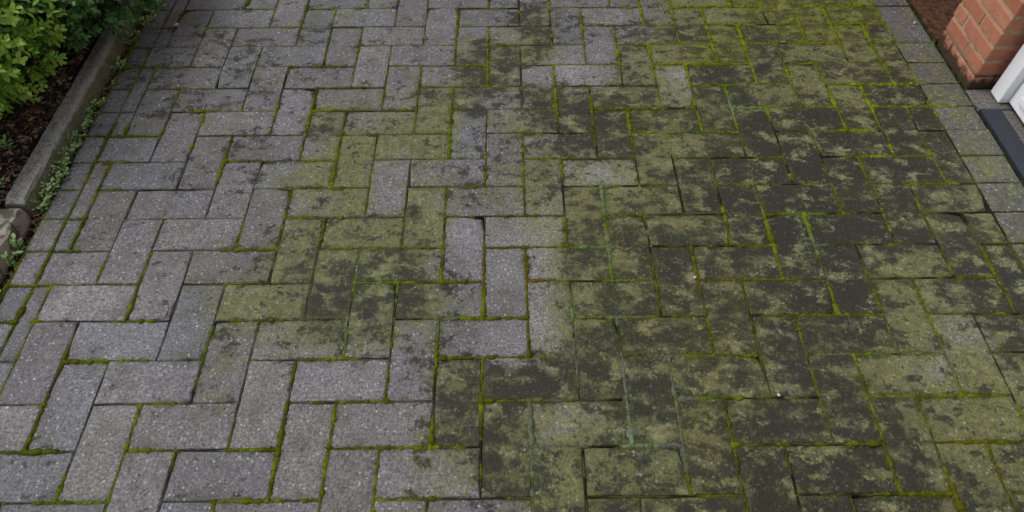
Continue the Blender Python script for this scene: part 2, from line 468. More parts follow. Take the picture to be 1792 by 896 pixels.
def paver_mesh(x0, x1, y0, y1, ca, cb, ox=0.0, oy=0.0, blend=True):
    """block with a worn arris; (ox, oy) is its local origin, ca/cb the growth at its two ends"""
    g = 0.0015 if blend else 0.0009
    ax0, ax1, ay0, ay1 = x0 + g, x1 - g, y0 + g, y1 - g
    horiz = (x1 - x0) >= (y1 - y0)
    nx, ny = (5, 3) if horiz else (3, 5)
    ch = random.uniform(0.0014, 0.0028)
    verts, cols, edge, faces = [], [], [], []
    def st(x, y):
        f = (x - x0) / (x1 - x0) if horiz else (y - y0) / (y1 - y0)
        f = min(1, max(0, (f - 0.2) / 0.6))
        own = ca * (1 - f) + cb * f
        wx = x + .07 * (float(vnoise(x * 9, y * 9, 71)) - .5); wy = y + .07 * (float(vnoise(x * 9, y * 9, 72)) - .5)
        return own * .15 + smooth_state(wx, wy) * .85 if blend else own
    def ring(inset, z, jit):
        pts = []
        xs = np.linspace(ax0 + inset, ax1 - inset, nx); ys = np.linspace(ay0 + inset, ay1 - inset, ny)
        for i in range(nx): pts.append((xs[i], ys[0]))
        for j in range(1, ny): pts.append((xs[-1], ys[j]))
        for i in range(nx - 2, -1, -1): pts.append((xs[i], ys[-1]))
        for j in range(ny - 2, 0, -1): pts.append((xs[0], ys[j]))
        b = len(verts)
        for (x, y) in pts:
            verts.append((x - ox + random.uniform(-jit, jit), y - oy + random.uniform(-jit, jit), z + random.uniform(-jit, jit) * 0.6))
            cols.append(st(x, y)); edge.append(1.0)
        return list(range(b, b + len(pts)))
    r0 = ring(0.0, -0.055, 0.0)
    r1 = ring(0.0, -ch, 0.0009)
    r2 = ring(ch, 0.0, 0.0007)
    cw = min(0.011, 0.3 * min(ax1 - ax0, ay1 - ay0))
    r3 = ring(ch + cw, 0.0006, 0.0004)
    for i in r3: edge[i] = 0.0
    if random.random() < .22 and blend:
        k = random.choice((0, nx - 1, nx + ny - 2, 2 * nx + ny - 3))
        d = random.uniform(.003, .008); mx, my = (x0 + x1) / 2 - ox, (y0 + y1) / 2 - oy
        for rg, q, dz in ((r1, .8, .004), (r2, 1.3, .002)):
            vx, vy, vz = verts[rg[k]]
            verts[rg[k]] = (vx + math.copysign(d * q, mx - vx), vy + math.copysign(d * q, my - vy), vz - dz)
    n = len(r0)
    for a, b in ((r0, r1), (r1, r2), (r2, r3)):
        for i in range(n):
            faces.append((a[i], a[(i + 1) % n], b[(i + 1) % n], b[i]))
    # top: inner points joined to the ring
    xs = np.linspace(ax0 + ch + cw, ax1 - ch - cw, nx); ys = np.linspace(ay0 + ch + cw, ay1 - ch - cw, ny)
    r2 = r3
    idx = {}
    k = 0
    for i in range(nx): idx[(i, 0)] = r2[k]; k += 1
    for j in range(1, ny): idx[(nx - 1, j)] = r2[k]; k += 1
    for i in range(nx - 2, -1, -1): idx[(i, ny - 1)] = r2[k]; k += 1
    for j in range(ny - 2, 0, -1): idx[(0, j)] = r2[k]; k += 1
    for i in range(1, nx - 1):
        for j in range(1, ny - 1):
            idx[(i, j)] = len(verts)
            verts.append((xs[i] - ox, ys[j] - oy, random.uniform(-0.0006, 0.0008)))
            cols.append(st(xs[i], ys[j])); edge.append(0.0)
    for i in range(nx - 1):
        for j in range(ny - 1):
            faces.append((idx[(i, j)], idx[(i + 1, j)], idx[(i + 1, j + 1)], idx[(i, j + 1)]))
    return verts, faces, cols, edge

PIECES = []      # (x0, x1, y0, y1, cellA, cellB, kind)
def clip_piece(c, r, horiz):
    x0, x1 = c * U, (c + (2 if horiz else 1)) * U
    y0, y1 = r * U, (r + (1 if horiz else 2)) * U
    a, b = (c, r), ((c + 1, r) if horiz else (c, r + 1))
    x0c, x1c = max(x0, FX0), min(x1, FX1)
    if x1c - x0c < 0.012: return
    if horiz:
        if x0c > x0 + 0.09: a = b
        if x1c < x1 - 0.09: b = a
    PIECES.append((x0c, x1c, y0, y1, a, b, "paver"))
for r in range(int(YMIN * 10), int(YMAX * 10)):
    for c in range(-13, 15):
        k = (c + r) % 4
        if k == 1: clip_piece(c, r, True)
        elif k == 0: clip_piece(c, r - 1, False)
for r in range(int(YMIN * 10), int(YMAX * 10)):
    PIECES.append((LX0, FX0, r * U, (r + 1) * U, (-11, r), (-11, r), "edging_block"))
    if r < 13:
        PIECES.append((FX1, RX1, r * U, (r + 1) * U, (13, r), (13, r), "edging_block"))
    elif r % 2 == 1:
        PIECES.append((FX1, RX1, r * U, (r + 2) * U, (13, r), (13, r + 1), "edging_block"))

bed = mesh_from("driveway", [(LX0 - .1, YMIN, -.02), (RX1 + .3, YMIN, -.02), (RX1 + .3, YMAX, -.02), (LX0 - .1, YMAX, -.02)], [(0, 1, 2, 3)])
driveway = tag(obj("driveway", bed, M_SAND), label="block paved driveway in herringbone pattern with mossy joints", kind="structure")

rest_v, rest_f, rest_c, rest_e = [], [], [], []
n_ind = 0
for (x0, x1, y0, y1, a, b, kind) in PIECES:
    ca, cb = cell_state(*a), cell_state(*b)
    jitter = rng.normal(0, 1, 2)
    add = np.array([0.05 * jitter[0], 0.05 * jitter[1], 0, 0])
    ca, cb = ca + add, cb + add
    if kind == "edging_block" and x0 > 0:
        v = 0.25 if y0 > 0.5 else 0.5
        ca = cb = np.array([0.46 if y0 < 1.25 else 0.34, 0.10, 0.60, 0.1])
        if y0 < 0.5: ca = cb = np.array([0.7, 0.30 + 0.3 * random.random(), 0.85, 0.0])
    cx, cy = (x0 + x1) / 2, (y0 + y1) / 2
    if IND0 <= cy <= IND1:
        V, F, C, Eg = paver_mesh(x0, x1, y0, y1, ca, cb, cx, cy, not (kind == 'edging_block' and x0 > 0))
        me = mesh_from(kind, V, F)
        add_color(me, C, "st")
        ea = me.attributes.new("edge", 'FLOAT', 'POINT'); ea.data.foreach_set("value", Eg)
        o = obj(kind, me, M_PAVER, driveway)
        o.location = (cx, cy, random.gauss(0, 0.0012))
        o.rotation_euler = (random.gauss(0, 0.0055), random.gauss(0, 0.0045), random.gauss(0, 0.004))
        n_ind += 1
    else:
        V, F, C, Eg = paver_mesh(x0, x1, y0, y1, ca, cb)
        b0 = len(rest_v)
        rest_v += V; rest_c += C; rest_e += Eg
        rest_f += [tuple(i + b0 for i in f) for f in F]
me = mesh_from("paver_field", rest_v, rest_f)
add_color(me, rest_c, "st")
ea = me.attributes.new("edge", 'FLOAT', 'POINT'); ea.data.foreach_set("value", rest_e)
tag(obj("paver_field", me, M_PAVER, driveway), kind="stuff")

# ------------------------------------------------------------------ moss in the joints
def lin(*c): return np.array(srgb(*c)[:3])
MC = dict(yg=lin(97, 107, 26), dk=lin(56, 62, 18), br=lin(92, 78, 24), bright=lin(98, 124, 44),
          mint=lin(112, 130, 98), grey=lin(106, 110, 100), dirt=lin(58, 56, 48), sand=lin(98, 97, 90))
# spots of other growth: (x, y, radius, colour, strength)
SPOTS = [(-.28, .36, .12, 'bright', 1.), (-.40, .40, .07, 'bright', .8), (-.28, .44, .035, 'mint', 1.), (-.39, .36, .03, 'mint', 1.),
         (-.20, .31, .07, 'mint', .7), (-.32, .27, .07, 'bright', .9), (-.33, .55, .10, 'bright', .6), (-.4, .62, .05, 'mint', .7),
         (.20, .33, .05, 'mint', .9), (.21, .2, .09, 'grey', 1.), (.31, .22, .10, 'grey', 1.), (.30, .08, .10, 'grey', 1.),
         (.40, .15, .07, 'grey', 1.), (.40, .02, .07, 'grey', 1.), (.15, .0, .12, 'grey', .9), (.30, .0, .05, 'mint', .9), (.2, -.04, .05, 'grey', .9),
         (.27, .42, .10, 'bright', .9), (.30, .50, .07, 'mint', .8), (.40, .52, .05, 'mint', .9), (.30, .66, .06, 'mint', .8),
         (.80, .58, .06, 'bright', .9), (.80, .5, .04, 'mint', .7), (.50, .85, .06, 'mint', .8), (.72, 1.0, .06, 'mint', .9), (.78, 1.0, .05, 'bright', .8),
         (.65, .3, .08, 'dk', .6), (.55, .42, .12, 'br', .7), (.0, .45, .09, 'br', .9), (.1, .42, .06, 'br', .8), (-.30, .69, .09, 'br', 1.), (-.42, .62, .08, 'br', .8),
         (.75, .2, .06, 'grey', .7), (.64, .12, .06, 'grey', .6), (.95, .2, .10, 'grey', .5), (-.1, .3, .06, 'grey', .6), (.1, .6, .12, 'dk', .5),
         (-.72, .36, .06, 'sand', .9), (-.66, .25, .06, 'sand', .9), (-.88, .5, .05, 'sand', .8)]
def moss_color(x, y):
    n = vnoise(x * 22, y * 22, 3); n2 = vnoise(x * 60, y * 60, 9)
    c = MC['yg'][None] * (0.6 + 0.75 * n2[:, None])
    c = c * (1 - .55 * sst(.5, .8, n)[:, None]) + MC['dk'][None] * (.55 * sst(.5, .8, n)[:, None])
    nb = vnoise(x * 9 + 40, y * 9, 21)
    f = (.35 * sst(.70, .85, nb))[:, None]; c = c * (1 - f) + MC['br'][None] * f
    top = (sst(.2, .6, x) * sst(.5, 1.0, y) * .7)[:, None]; c = c * (1 - top) + (lin(108, 124, 20))[None] * top * (.6 + .75 * n2[:, None])
    for (sx, sy, rad, k, s) in SPOTS:
        d = np.hypot(x - sx, y - sy) / rad
        f = (.8 * s * (1 - sst(.55, 1.15, d + (n2 - .5) * .5)))[:, None]
        c = c * (1 - f) + MC[k][None] * f
    return c
def moss_amount(x, y):
    n = vnoise(x * 9 + 7, y * 9, 5); n2 = vnoise(x * 55, y * 55, 6)
    a = .60 + (n - .5) * 1.6 + (n2 - .5) * .7
    a = a + .10 * sst(.3, .9, x) + .28 * sst(.7, 1.2, y) * sst(.2, .6, x) + (vnoise(x * 30, y * 30, 15) - .5) * .55
    a = a + .05 * (1 - sst(-.6, -.1, x))
    a = a - .35 * sst(.9, 1.15, x) * (1 - sst(.55, .75, y)) * sst(.15, .3, y)
    a = a - .55 * sst(1.22, 1.26, x)
    return a
mv, mf, mc = [], [], []
blades = []
vbase = 0
HALF = []
for (x0, x1, y0, y1, a, b, kind) in PIECES:
    if y0 < -0.6 or y0 > 3.2: continue
    for vert in (True, False):
        L = (y1 - y0) if vert else (x1 - x0)
        ns = max(3, int(L / 0.0045))
        s = np.linspace(0, L, ns + 1)
        px = np.full(ns + 1, x0) if vert else x0 + s
        py = y0 + s if vert else np.full(ns + 1, y0)
        A = moss_amount(px + (.013 if vert else 0), py + (0 if vert else .013))
        if not vert: A = A - 0.06
        f = sst(.30, .62, A)
        rr = rng.random(ns + 1)
        w = .0022 + .0024 * f * (.5 + 1.0 * rr) + .0032 * sst(.8, 1.2, A) * (.4 + rr) + .0045 * f * rr * sst(.55, .85, vnoise(px * 26, py * 26, 44)) * sst(-.5, .4, px)
        z = -.0013 + .0013 * f + .0014 * (rr - .5) + .0016 * sst(.9, 1.4, A)
        hid = (1 - f) * sst(-.3, .2, px)
        z = z + .0016 * hid; w = w + .0011 * hid
        col = moss_color(px, py)
        # the pale mineral joints sit lower than the moss
        fr = sst(-.35, .15, px + (vnoise(px * 6, py * 6, 41) - .5) * .5)[:, None]
        nd = sst(.35, .65, vnoise(px * 24, py * 24, 42))[:, None]
        dirt = (lin(62, 60, 54) * (1 - nd) + lin(92, 90, 85) * nd) * (1 - fr) + (lin(40, 41, 30) * (1 - nd) + lin(76, 80, 42) * nd) * fr
        col = col * f[:, None] + dirt * (1 - f)[:, None]
        off = (vnoise(s * 70, np.full(ns + 1, x0 * 31 + y0 * 17), 8) - .5) * .0026
        prof = ((-1, -.0035), (-.62, -.0006), (0, .0006), (.62, -.0006), (1, -.0035))
        rows = []
        for (q, dz) in prof:
            jx = off + q * w * (1 + .35 * (rng.random(ns + 1) - .5))
            zz = z + dz * (1 + f) + .0011 * (rng.random(ns + 1) - .5)
            if abs(q) == 1: zz = np.maximum(zz - .003, -.016)
            P = np.stack([px + jx, py, zz], 1) if vert else np.stack([px, py + jx, zz], 1)
            rows.append(P)
        P = np.stack(rows, 1).reshape(-1, 3)
        mv.append(P)
        cc = np.repeat(col[:, None, :], 5, 1) * (0.72 + .5 * rng.random((ns + 1, 5, 1)))
        mc.append(cc.reshape(-1, 3))
        i0 = (np.arange(ns)[:, None] * 5 + np.arange(4)[None]).ravel() + vbase
        quad = np.stack([i0, i0 + 1, i0 + 6, i0 + 5], 1)
        if not vert: quad = quad[:, ::-1]
        mf.append(quad[:, ::-1] if vert else quad[:, ::-1])
        vbase += len(P)
        # cushions
        for i in range(ns):
            dens = .05 + .10 * f[i] + .05 * sst(.9, 1.3, A[i])
            if A[i] > .18 and rng.random() < dens:
                rad = rng.uniform(.0028, .0058) * (1.0 + .45 * sst(.8, 1.2, A[i]))
                if rng.random() < .12: rad *= 1.35
                HALF.append((px[i] + (off[i] if vert else 0), py[i] + (0 if vert else off[i]), -.004 + .003 * f[i], rad, vert, col[i] * .25 + moss_color(px[i:i+1], py[i:i+1])[0] * .75))
        # tufts
        for i in range(ns + 1):
            if f[i] > .5 and -.3 < y0 < 1.8:
                for _ in range(4):
                    q = rng.uniform(-1.25, 1.25) * w[i]
                    p = np.array([px[i] + (q + off[i] if vert else rng.uniform(-.002, .002)), py[i] + (rng.uniform(-.002, .002) if vert else q + off[i]), z[i] - .0005])
                    blades.append((p, col[i]))
for _ in range(420):
    y = rng.uniform(.1, 1.75)
    HALF.append((1.4005 + rng.normal(0, .0018), y, -.006, rng.uniform(.002, .0062), True, MC['dk'] * rng.uniform(.35, 1.2)))
# dome cushions
dome = []
for j, (e, k) in enumerate(((0.05, 1.0), (.45, .88), (.80, .55))):
    for i in range(9):
        t = 2 * math.pi * (i + .5 * j) / 9
        dome.append((math.cos(t) * k, math.sin(t) * k, e))
dome.append((0, 0, 1.0))
dome = np.array(dome)
df = []
for j in range(2):
    for i in range(9):
        df.append((j * 9 + i, j * 9 + (i + 1) % 9, (j + 1) * 9 + (i + 1) % 9, (j + 1) * 9 + i))
dft = [(18 + i, 18 + (i + 1) % 9, 27) for i in range(9)]
tri = []
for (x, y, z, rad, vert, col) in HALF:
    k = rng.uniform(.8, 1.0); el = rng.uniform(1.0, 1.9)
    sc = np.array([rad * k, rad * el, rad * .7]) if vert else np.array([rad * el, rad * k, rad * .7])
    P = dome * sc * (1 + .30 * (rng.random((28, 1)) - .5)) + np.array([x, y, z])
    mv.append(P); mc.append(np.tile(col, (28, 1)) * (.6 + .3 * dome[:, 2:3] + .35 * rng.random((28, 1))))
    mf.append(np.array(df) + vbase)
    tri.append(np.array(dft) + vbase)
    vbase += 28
for (p, col) in blades:
    t = rng.uniform(0, 2 * math.pi); h = rng.uniform(.0018, .0046); wd = rng.uniform(.0006, .0011)
    d = np.array([math.cos(t), math.sin(t), 0]); e = np.array([-d[1], d[0], 0])
    P = np.stack([p - e * wd, p + e * wd, p + d * h * .7 + np.array([0, 0, h])])
    mv.append(P); mc.append(np.tile(col * rng.uniform(.7, 1.55), (3, 1)))
    tri.append(np.array([[0, 1, 2]]) + vbase); vbase += 3
quads = np.concatenate(mf); tris = np.concatenate(tri)
allv = np.concatenate(mv); allc = np.concatenate(mc)
me = bpy.data.meshes.new("moss")
me.vertices.add(len(allv)); me.vertices.foreach_set("co", allv.astype(np.float32).ravel())
nl = len(quads) * 4 + len(tris) * 3
me.loops.add(nl)
me.loops.foreach_set("vertex_index", np.concatenate([quads.ravel(), tris.ravel()]).astype(np.int32))
me.polygons.add(len(quads) + len(tris))
ls = np.concatenate([np.arange(len(quads)) * 4, len(quads) * 4 + np.arange(len(tris)) * 3]).astype(np.int32)
me.polygons.foreach_set("loop_start", ls)
me.polygons.foreach_set("use_smooth", [True] * (len(quads) + len(tris)))
me.update(); me.validate()
add_color(me, np.concatenate([np.clip(allc, 0, 1), np.ones((len(allc), 1))], 1), "vc")
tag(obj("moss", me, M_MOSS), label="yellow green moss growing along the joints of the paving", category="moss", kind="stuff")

# ------------------------------------------------------------------ planting bed and kerb
nbx, nby = 40, 110
bx0, bx1, by0, by1 = -2.6, -1.17, -1.3, 4.5
V, F = [], []
for j in range(nby + 1):
    for i in range(nbx + 1):
        x = bx0 + (bx1 - bx0) * i / nbx; y = by0 + (by1 - by0) * j / nby
        z = .006 + .035 * float(vnoise(x * 7, y * 7, 31)) + .012 * float(vnoise(x * 30, y * 30, 32)) + .03 * min(1, max(0, (-1.3 - x) / .3))
        if i == nbx: z = -.05
        V.append((x, y, z))
for j in range(nby):
    for i in range(nbx):
        a = j * (nbx + 1) + i
        F.append((a, a + 1, a + nbx + 2, a + nbx + 1))
soil = tag(obj("soil_bed", mesh_from("soil_bed", V, F, True), M_SOIL), kind="structure")
def soil_z(x, y):
    return .006 + .035 * float(vnoise(x * 7, y * 7, 31)) + .012 * float(vnoise(x * 30, y * 30, 32)) + .03 * min(1, max(0, (-1.3 - x) / .3))

def kerb_mesh(y0, y1, xa, xb, ztop, chip=0.002, seed=0):
    """rounded-top edging stone; xa = face towards the driveway"""
    rs = random.Random(seed)
    prof = [(xa + .006, -.06), (xa + .003, -.012), (xa + .000, ztop - .008), (xa - .0015, ztop - .0025), (xa - .006, ztop - .0003),
            ((xa + xb) / 2, ztop + .001), (xb + .006, ztop), (xb + .002, ztop - .003), (xb, ztop - .010), (xb, -.06)]
    n = max(4, int((y1 - y0) / .018))
    V, F, side, arris = [], [], [], []
    for j in range(n + 1):
        y = y0 + (y1 - y0) * j / n
        endr = .006 if j in (0, n) else 0
        for k, (x, z) in enumerate(prof):
            w = chip * (1.6 if k in (3, 4) else .7)
            wx = (float(vnoise(y * 45, k * 3.1, 50 + seed)) - .5) * 2 * w; wz = (float(vnoise(y * 40 + 9, k * 2.7, 60 + seed)) - .5) * 2 * w
            cx = (xa + xb) / 2
            V.append((x + wx + (cx - x) * endr * 8, y, z + wz - (endr if z > 0 else 0)))
            side.append(1.0 if k <= 2 else (.35 if k == 3 else 0.0)); arris.append(1.0 if k in (3, 4) else 0.0)
    m = len(prof)
    for j in range(n):
        for k in range(m - 1):
            a = j * m + k
            F.append((a, a + 1, a + m + 1, a + m))
    F.append(tuple(range(m - 1, -1, -1))); F.append(tuple(range(n * m, n * m + m)))
    me = mesh_from("kerb_stone", V, F)
    bm = bmesh.new(); bm.from_mesh(me); bmesh.ops.recalc_face_normals(bm, faces=bm.faces); bm.to_mesh(me); bm.free()
    at = me.attributes.new("side", 'FLOAT', 'POINT'); at.data.foreach_set("value", side)
    at = me.attributes.new("arris", 'FLOAT', 'POINT'); at.data.foreach_set("value", arris)
    return me
KG = "concrete edging stones beside the planting bed"
tag(obj("kerb_stone", kerb_mesh(.622, 1.56, -1.137, -1.192, .040, .002, 1), M_KERB), "long dark grey concrete edging stone with green algae on its side, beside the shrubs", "kerb", KG)
tag(obj("kerb_stone", kerb_mesh(-.32, .611, -1.139, -1.203, .036, .0035, 2), M_KERB2), "pale lichen blotched edging stone with a broken end, nearest the camera at left edge", "kerb", KG)
tag(obj("kerb_stone", kerb_mesh(1.566, 4.5, -1.137, -1.192, .040, .002, 3), M_KERB), "far concrete edging stone beyond the dark green shrub", "kerb", KG)

# litter on the soil and in the gap by the kerb
def litter(name, spots, pal, size, label, cat, zf):
    V, F, C = [], [], []
    for (x, y) in spots:
        L = random.uniform(*size); W = L * random.uniform(.22, .55)
        R = Euler((random.gauss(0, .35), random.gauss(0, .35), random.uniform(0, 6.28))).to_matrix()
        b = len(V); o = Vector((x, y, zf(x, y) + random.uniform(.001, .008)))
        curl = random.uniform(-.2, .35) * W
        for (u, v, w) in ((-1, 0, 0), (-.35, -.9, curl), (.4, -.8, curl), (1, 0, 0), (.35, .9, curl), (-.4, .8, curl)):
            V.append(o + R @ Vector((u * L / 2, v * W / 2, w)))
        F += [(b, b + 1, b + 2, b + 3), (b, b + 3, b + 4, b + 5)]
        c = lin(*random.choice(pal)) * random.uniform(.6, 1.25)
        C += [tuple(c) + (1.0,)] * 6
    me = mesh_from(name, V, F)
    add_color(me, C, "vc")
    return tag(obj(name, me, M_LITTER), label, cat, kind="stuff")
sp = [(random.uniform(-2.2, -1.195), random.uniform(.1, 2.0)) for _ in range(5200)]
sp += [(-1.2 - abs(random.gauss(0, .06)), random.uniform(.3, 1.5)) for _ in range(2200)]
litter("bark_mulch", sp, [(92, 76, 62), (116, 98, 82), (66, 54, 44), (146, 126, 106), (50, 42, 36), (104, 80, 64)], (.006, .022),
       "brown bark chips and dead leaves strewn on the soil bed", "mulch", soil_z)
sp = [(random.uniform(-1.136, -1.100), random.uniform(.1, 1.75)) for _ in range(1500)]
litter("leaf_litter", sp, [(138, 106, 92), (166, 134, 118), (104, 80, 66), (80, 64, 52), (176, 154, 130)], (.004, .013),
       "pinkish brown leaf litter caught in the gap beside the edging stones", "leaf litter", lambda x, y: -.012)
gap = mesh_from("gap_soil", [(-1.15, YMIN, -.013), (LX0 + .004, YMIN, -.013), (LX0 + .004, YMAX, -.013), (-1.15, YMAX, -.013)], [(0, 1, 2, 3)])
tag(obj("soil_gap", gap, M_SOIL), kind="structure")

# ------------------------------------------------------------------ leaves
LEAF_V = [(0, 0, 0), (.28, -.22, .05), (.68, -.25, .06), (1, 0, -.05), (.68, .25, .06), (.28, .22, .05), (.32, 0, -.02), (.66, 0, -.03)]
LEAF_F = [(0, 1, 6), (1, 2, 7, 6), (2, 3, 7), (3, 4, 7), (4, 5, 6, 7), (5, 0, 6)]
LV = np.array(LEAF_V)
def leaf_matrix(p, d, up, size):
    d = d.normalized(); s = up.cross(d)
    if s.length < 1e-4: s = Vector((1, 0, 0)).cross(d)
    s.normalize(); u = d.cross(s)
    return Matrix(((d.x * size, s.x * size, u.x * size, p.x), (d.y * size, s.y * size, u.y * size, p.y), (d.z * size, s.z * size, u.z * size, p.z), (0, 0, 0, 1)))
def leaves_mesh(name, mats, tones):
    n = len(mats)
    M = np.array([[list(r) for r in m] for m in mats])
    P = np.einsum('nij,kj->nki', M[:, :3, :3], LV) + M[:, None, :3, 3]
    F = []
    for i in range(n):
        F += [tuple(k + 8 * i for k in f) for f in LEAF_F]
    me = mesh_from(name, P.reshape(-1, 3), F, True)
    tip = np.tile(LV[:, 0], n)
    C = np.stack([np.repeat(tones, 8), tip, np.zeros(8 * n), np.ones(8 * n)], 1)
    add_color(me, C, "lf")
    return me
CAMP = Vector(cam.location)
def in_frame(p):
    d = cam_inv @ p
    if d.z > -.05: return False
    x = d.x / -d.z * 1203.27; y = d.y / -d.z * 1203.27
    return abs(x) < 890 and abs(y) < 444
bpy.context.view_layer.update()
cam_inv = cam.matrix_world.inverted()
LEAF_PROTO = {}
def shrub(label, center, rad, nsprig, mat, leaf, seed, bright, n_single, clump=9, lobes=6):
    rs = random.Random(seed)
    root = empty("shrub", (center[0], center[1], 0.03))
    tag(root, label, "shrub", "shrubs in the planting bed")
    mats, tones = [], []
    C = Vector(center)
    lob = [(Vector((rs.gauss(0, 1), rs.gauss(0, 1), rs.gauss(0, .8))).normalized(), rs.uniform(-.02, .22)) for _ in range(lobes * 3)]
    tw_v, tw_f = [], []
    def tube(p0, p1, r0, r1):
        d = (p1 - p0).normalized(); s = d.orthogonal().normalized(); t = d.cross(s)
        b = len(tw_v)
        for (p, r) in ((p0, r0), (p1, r1)):
            for k in range(5):
                a = 2 * math.pi * k / 5
                tw_v.append(p + s * (r * math.cos(a)) + t * (r * math.sin(a)))
        for k in range(5):
            tw_f.append((b + k, b + (k + 1) % 5, b + 5 + (k + 1) % 5, b + 5 + k))
    for q in range(nsprig):
        n = Vector((rs.gauss(0, 1), rs.gauss(0, 1), rs.gauss(0.1, 1))).normalized()
        k = 1.0
        for (ld, la) in lob:
            k += la * max(0, n.dot(ld) - .72) * 3.2
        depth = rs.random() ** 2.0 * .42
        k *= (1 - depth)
        base = C + Vector((n.x * rad[0] * k, n.y * rad[1] * k, n.z * rad[2] * k))
        if base.z < .075: continue
        d = (n + Vector((rs.gauss(0, .45), rs.gauss(0, .45), .35 + rs.gauss(0, .35)))).normalized()
        L = rs.uniform(.03, .055)
        if q % 5 == 0: tube(base - d * L * .8, base + d * L, .0012, .0007)
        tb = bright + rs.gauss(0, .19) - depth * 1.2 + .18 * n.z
        nl = clump + rs.randint(-2, 2)
        ph = rs.random() * 6.28
        s = d.orthogonal().normalized(); t = d.cross(s)
        for i in range(nl):
            f = i / (nl - 1)
            a = ph + i * 2.4
            out = s * math.cos(a) + t * math.sin(a)
            p = base + d * L * (f * 1.0 - .2)
            dd = out * (1.0 - .45 * f) + d * (.35 + .55 * f) + Vector((0, 0, -.05))
            sz = leaf * rs.uniform(.7, 1.2) * (1 - .25 * max(0, f - .7) / .3)
            mats.append(leaf_matrix(p, dd, d + out * -.2 + Vector((0, 0, .5)), sz))
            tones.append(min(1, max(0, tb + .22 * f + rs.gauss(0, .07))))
    o = obj("twig", mesh_from("twig", tw_v, tw_f, True), M_TWIG, root)
    o.matrix_parent_inverse = Matrix.Translation(-Vector(root.location)); tag(o, kind="stuff")
    for q in range(9):
        tw_v.clear(); tw_f.clear()
        a = rs.random() * 6.28
        p = Vector((C.x + rs.gauss(0, .05), C.y + rs.gauss(0, .05), .0))
        for st in range(5):
            n = p + Vector((math.cos(a) * rad[0] * .16 + rs.gauss(0, .02), math.sin(a) * rad[1] * .16 + rs.gauss(0, .02), (C.z + rad[2] * .6) / 5))
            tube(p, n, .007 - st * .0011, .0065 - st * .0011); p = n
        bmv = [v.copy() for v in tw_v]
        for st in range(1, 5):
            for k in range(5): bmv[st * 10 + k] = bmv[st * 10 - 5 + k]
        me = mesh_from("stem", bmv, list(tw_f), True)
        bm = bmesh.new(); bm.from_mesh(me); bmesh.ops.remove_doubles(bm, verts=bm.verts, dist=1e-5); bm.to_mesh(me); bm.free()
        o = obj("stem", me, M_TWIG, root)
        o.matrix_parent_inverse = Matrix.Translation(-Vector(root.location))
    # nearest leaves in view are objects of their own
    mats = np.array(mats, dtype=object) if False else mats
    order = sorted((i for i in range(len(mats)) if in_frame(mats[i].translation)), key=lambda i: (mats[i].translation - CAMP).length)
    single = set(order[:n_single])
    keep = [i for i in range(len(mats)) if i not in single]
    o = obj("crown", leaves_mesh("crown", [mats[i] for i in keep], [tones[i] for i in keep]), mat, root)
    o.matrix_parent_inverse = Matrix.Translation(-Vector(root.location)); tag(o, kind="stuff")
    protos = [leaves_mesh("leaf", [Matrix.Identity(4)], [tn]) for tn in (.15, .3, .45, .6, .75, .9)]
    for pm in protos: pm.materials.append(mat)
    T = Matrix.Translation(-Vector(root.location))
    for i in single:
        k = min(5, max(0, int(tones[i] * 6)))
        lo = bpy.data.objects.new("leaf", protos[k]); COL.objects.link(lo)
        lo.parent = root; lo.matrix_basis = T @ mats[i]
    return root
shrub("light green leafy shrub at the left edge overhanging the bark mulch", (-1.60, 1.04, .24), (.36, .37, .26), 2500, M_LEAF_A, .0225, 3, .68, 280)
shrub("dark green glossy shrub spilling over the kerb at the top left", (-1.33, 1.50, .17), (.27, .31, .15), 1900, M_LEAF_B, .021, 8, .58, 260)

# ------------------------------------------------------------------ weeds
def weed(label, group, x, y, spread, nleaf, leaf, seed, tone=.5, z0=-.008):
    rs = random.Random(seed)
    root = empty("weed", (x, y, z0)); tag(root, label, "weed", group)
    mats, tones = [], []
    tv, tf = [], []
    nst = max(3, nleaf // 7)
    for s in range(nst):
        a = rs.random() * 6.28; L = spread * rs.uniform(.4, 1.0)
        along = Vector((math.cos(a) * .55, math.sin(a) * 1.0, 0)) * L
        tip = Vector((along.x, along.y, rs.uniform(.008, .034)))
        b = len(tv)
        for (p, r) in ((Vector((0, 0, 0)), .0009), (tip, .0005)):
            for k in range(3):
                tv.append(p + Vector((r * math.cos(k * 2.1), r * math.sin(k * 2.1), r * .5 * k)))
        tf += [(b, b + 1, b + 4, b + 3), (b + 1, b + 2, b + 5, b + 4), (b + 2, b, b + 3, b + 5)]
        for i in range(7):
            f = (i + 1) / 7
            p = tip * f
            sd = Vector((-along.y, along.x, 0)).normalized() * (1 if i % 2 else -1)
            dd = (sd + along.normalized() * rs.uniform(.2, .9) + Vector((0, 0, rs.uniform(.0, .6)))) if i < 6 else along.normalized() + Vector((0, 0, .4))
            mats.append(leaf_matrix(p, dd, Vector((rs.gauss(0, .3), rs.gauss(0, .3), 1)), leaf * rs.uniform(.7, 1.25)))
            tones.append(min(1, max(0, tone + rs.gauss(0, .16) + .2 * f)))
    obj("foliage", leaves_mesh("foliage", mats, tones), M_WEED, root)
    tag(obj("stem", mesh_from("stem", tv, tf), M_TWIG, root), kind="stuff")
    return root
GW = "small weeds rooted in the gap between edging stones and paving"
seedw = 100
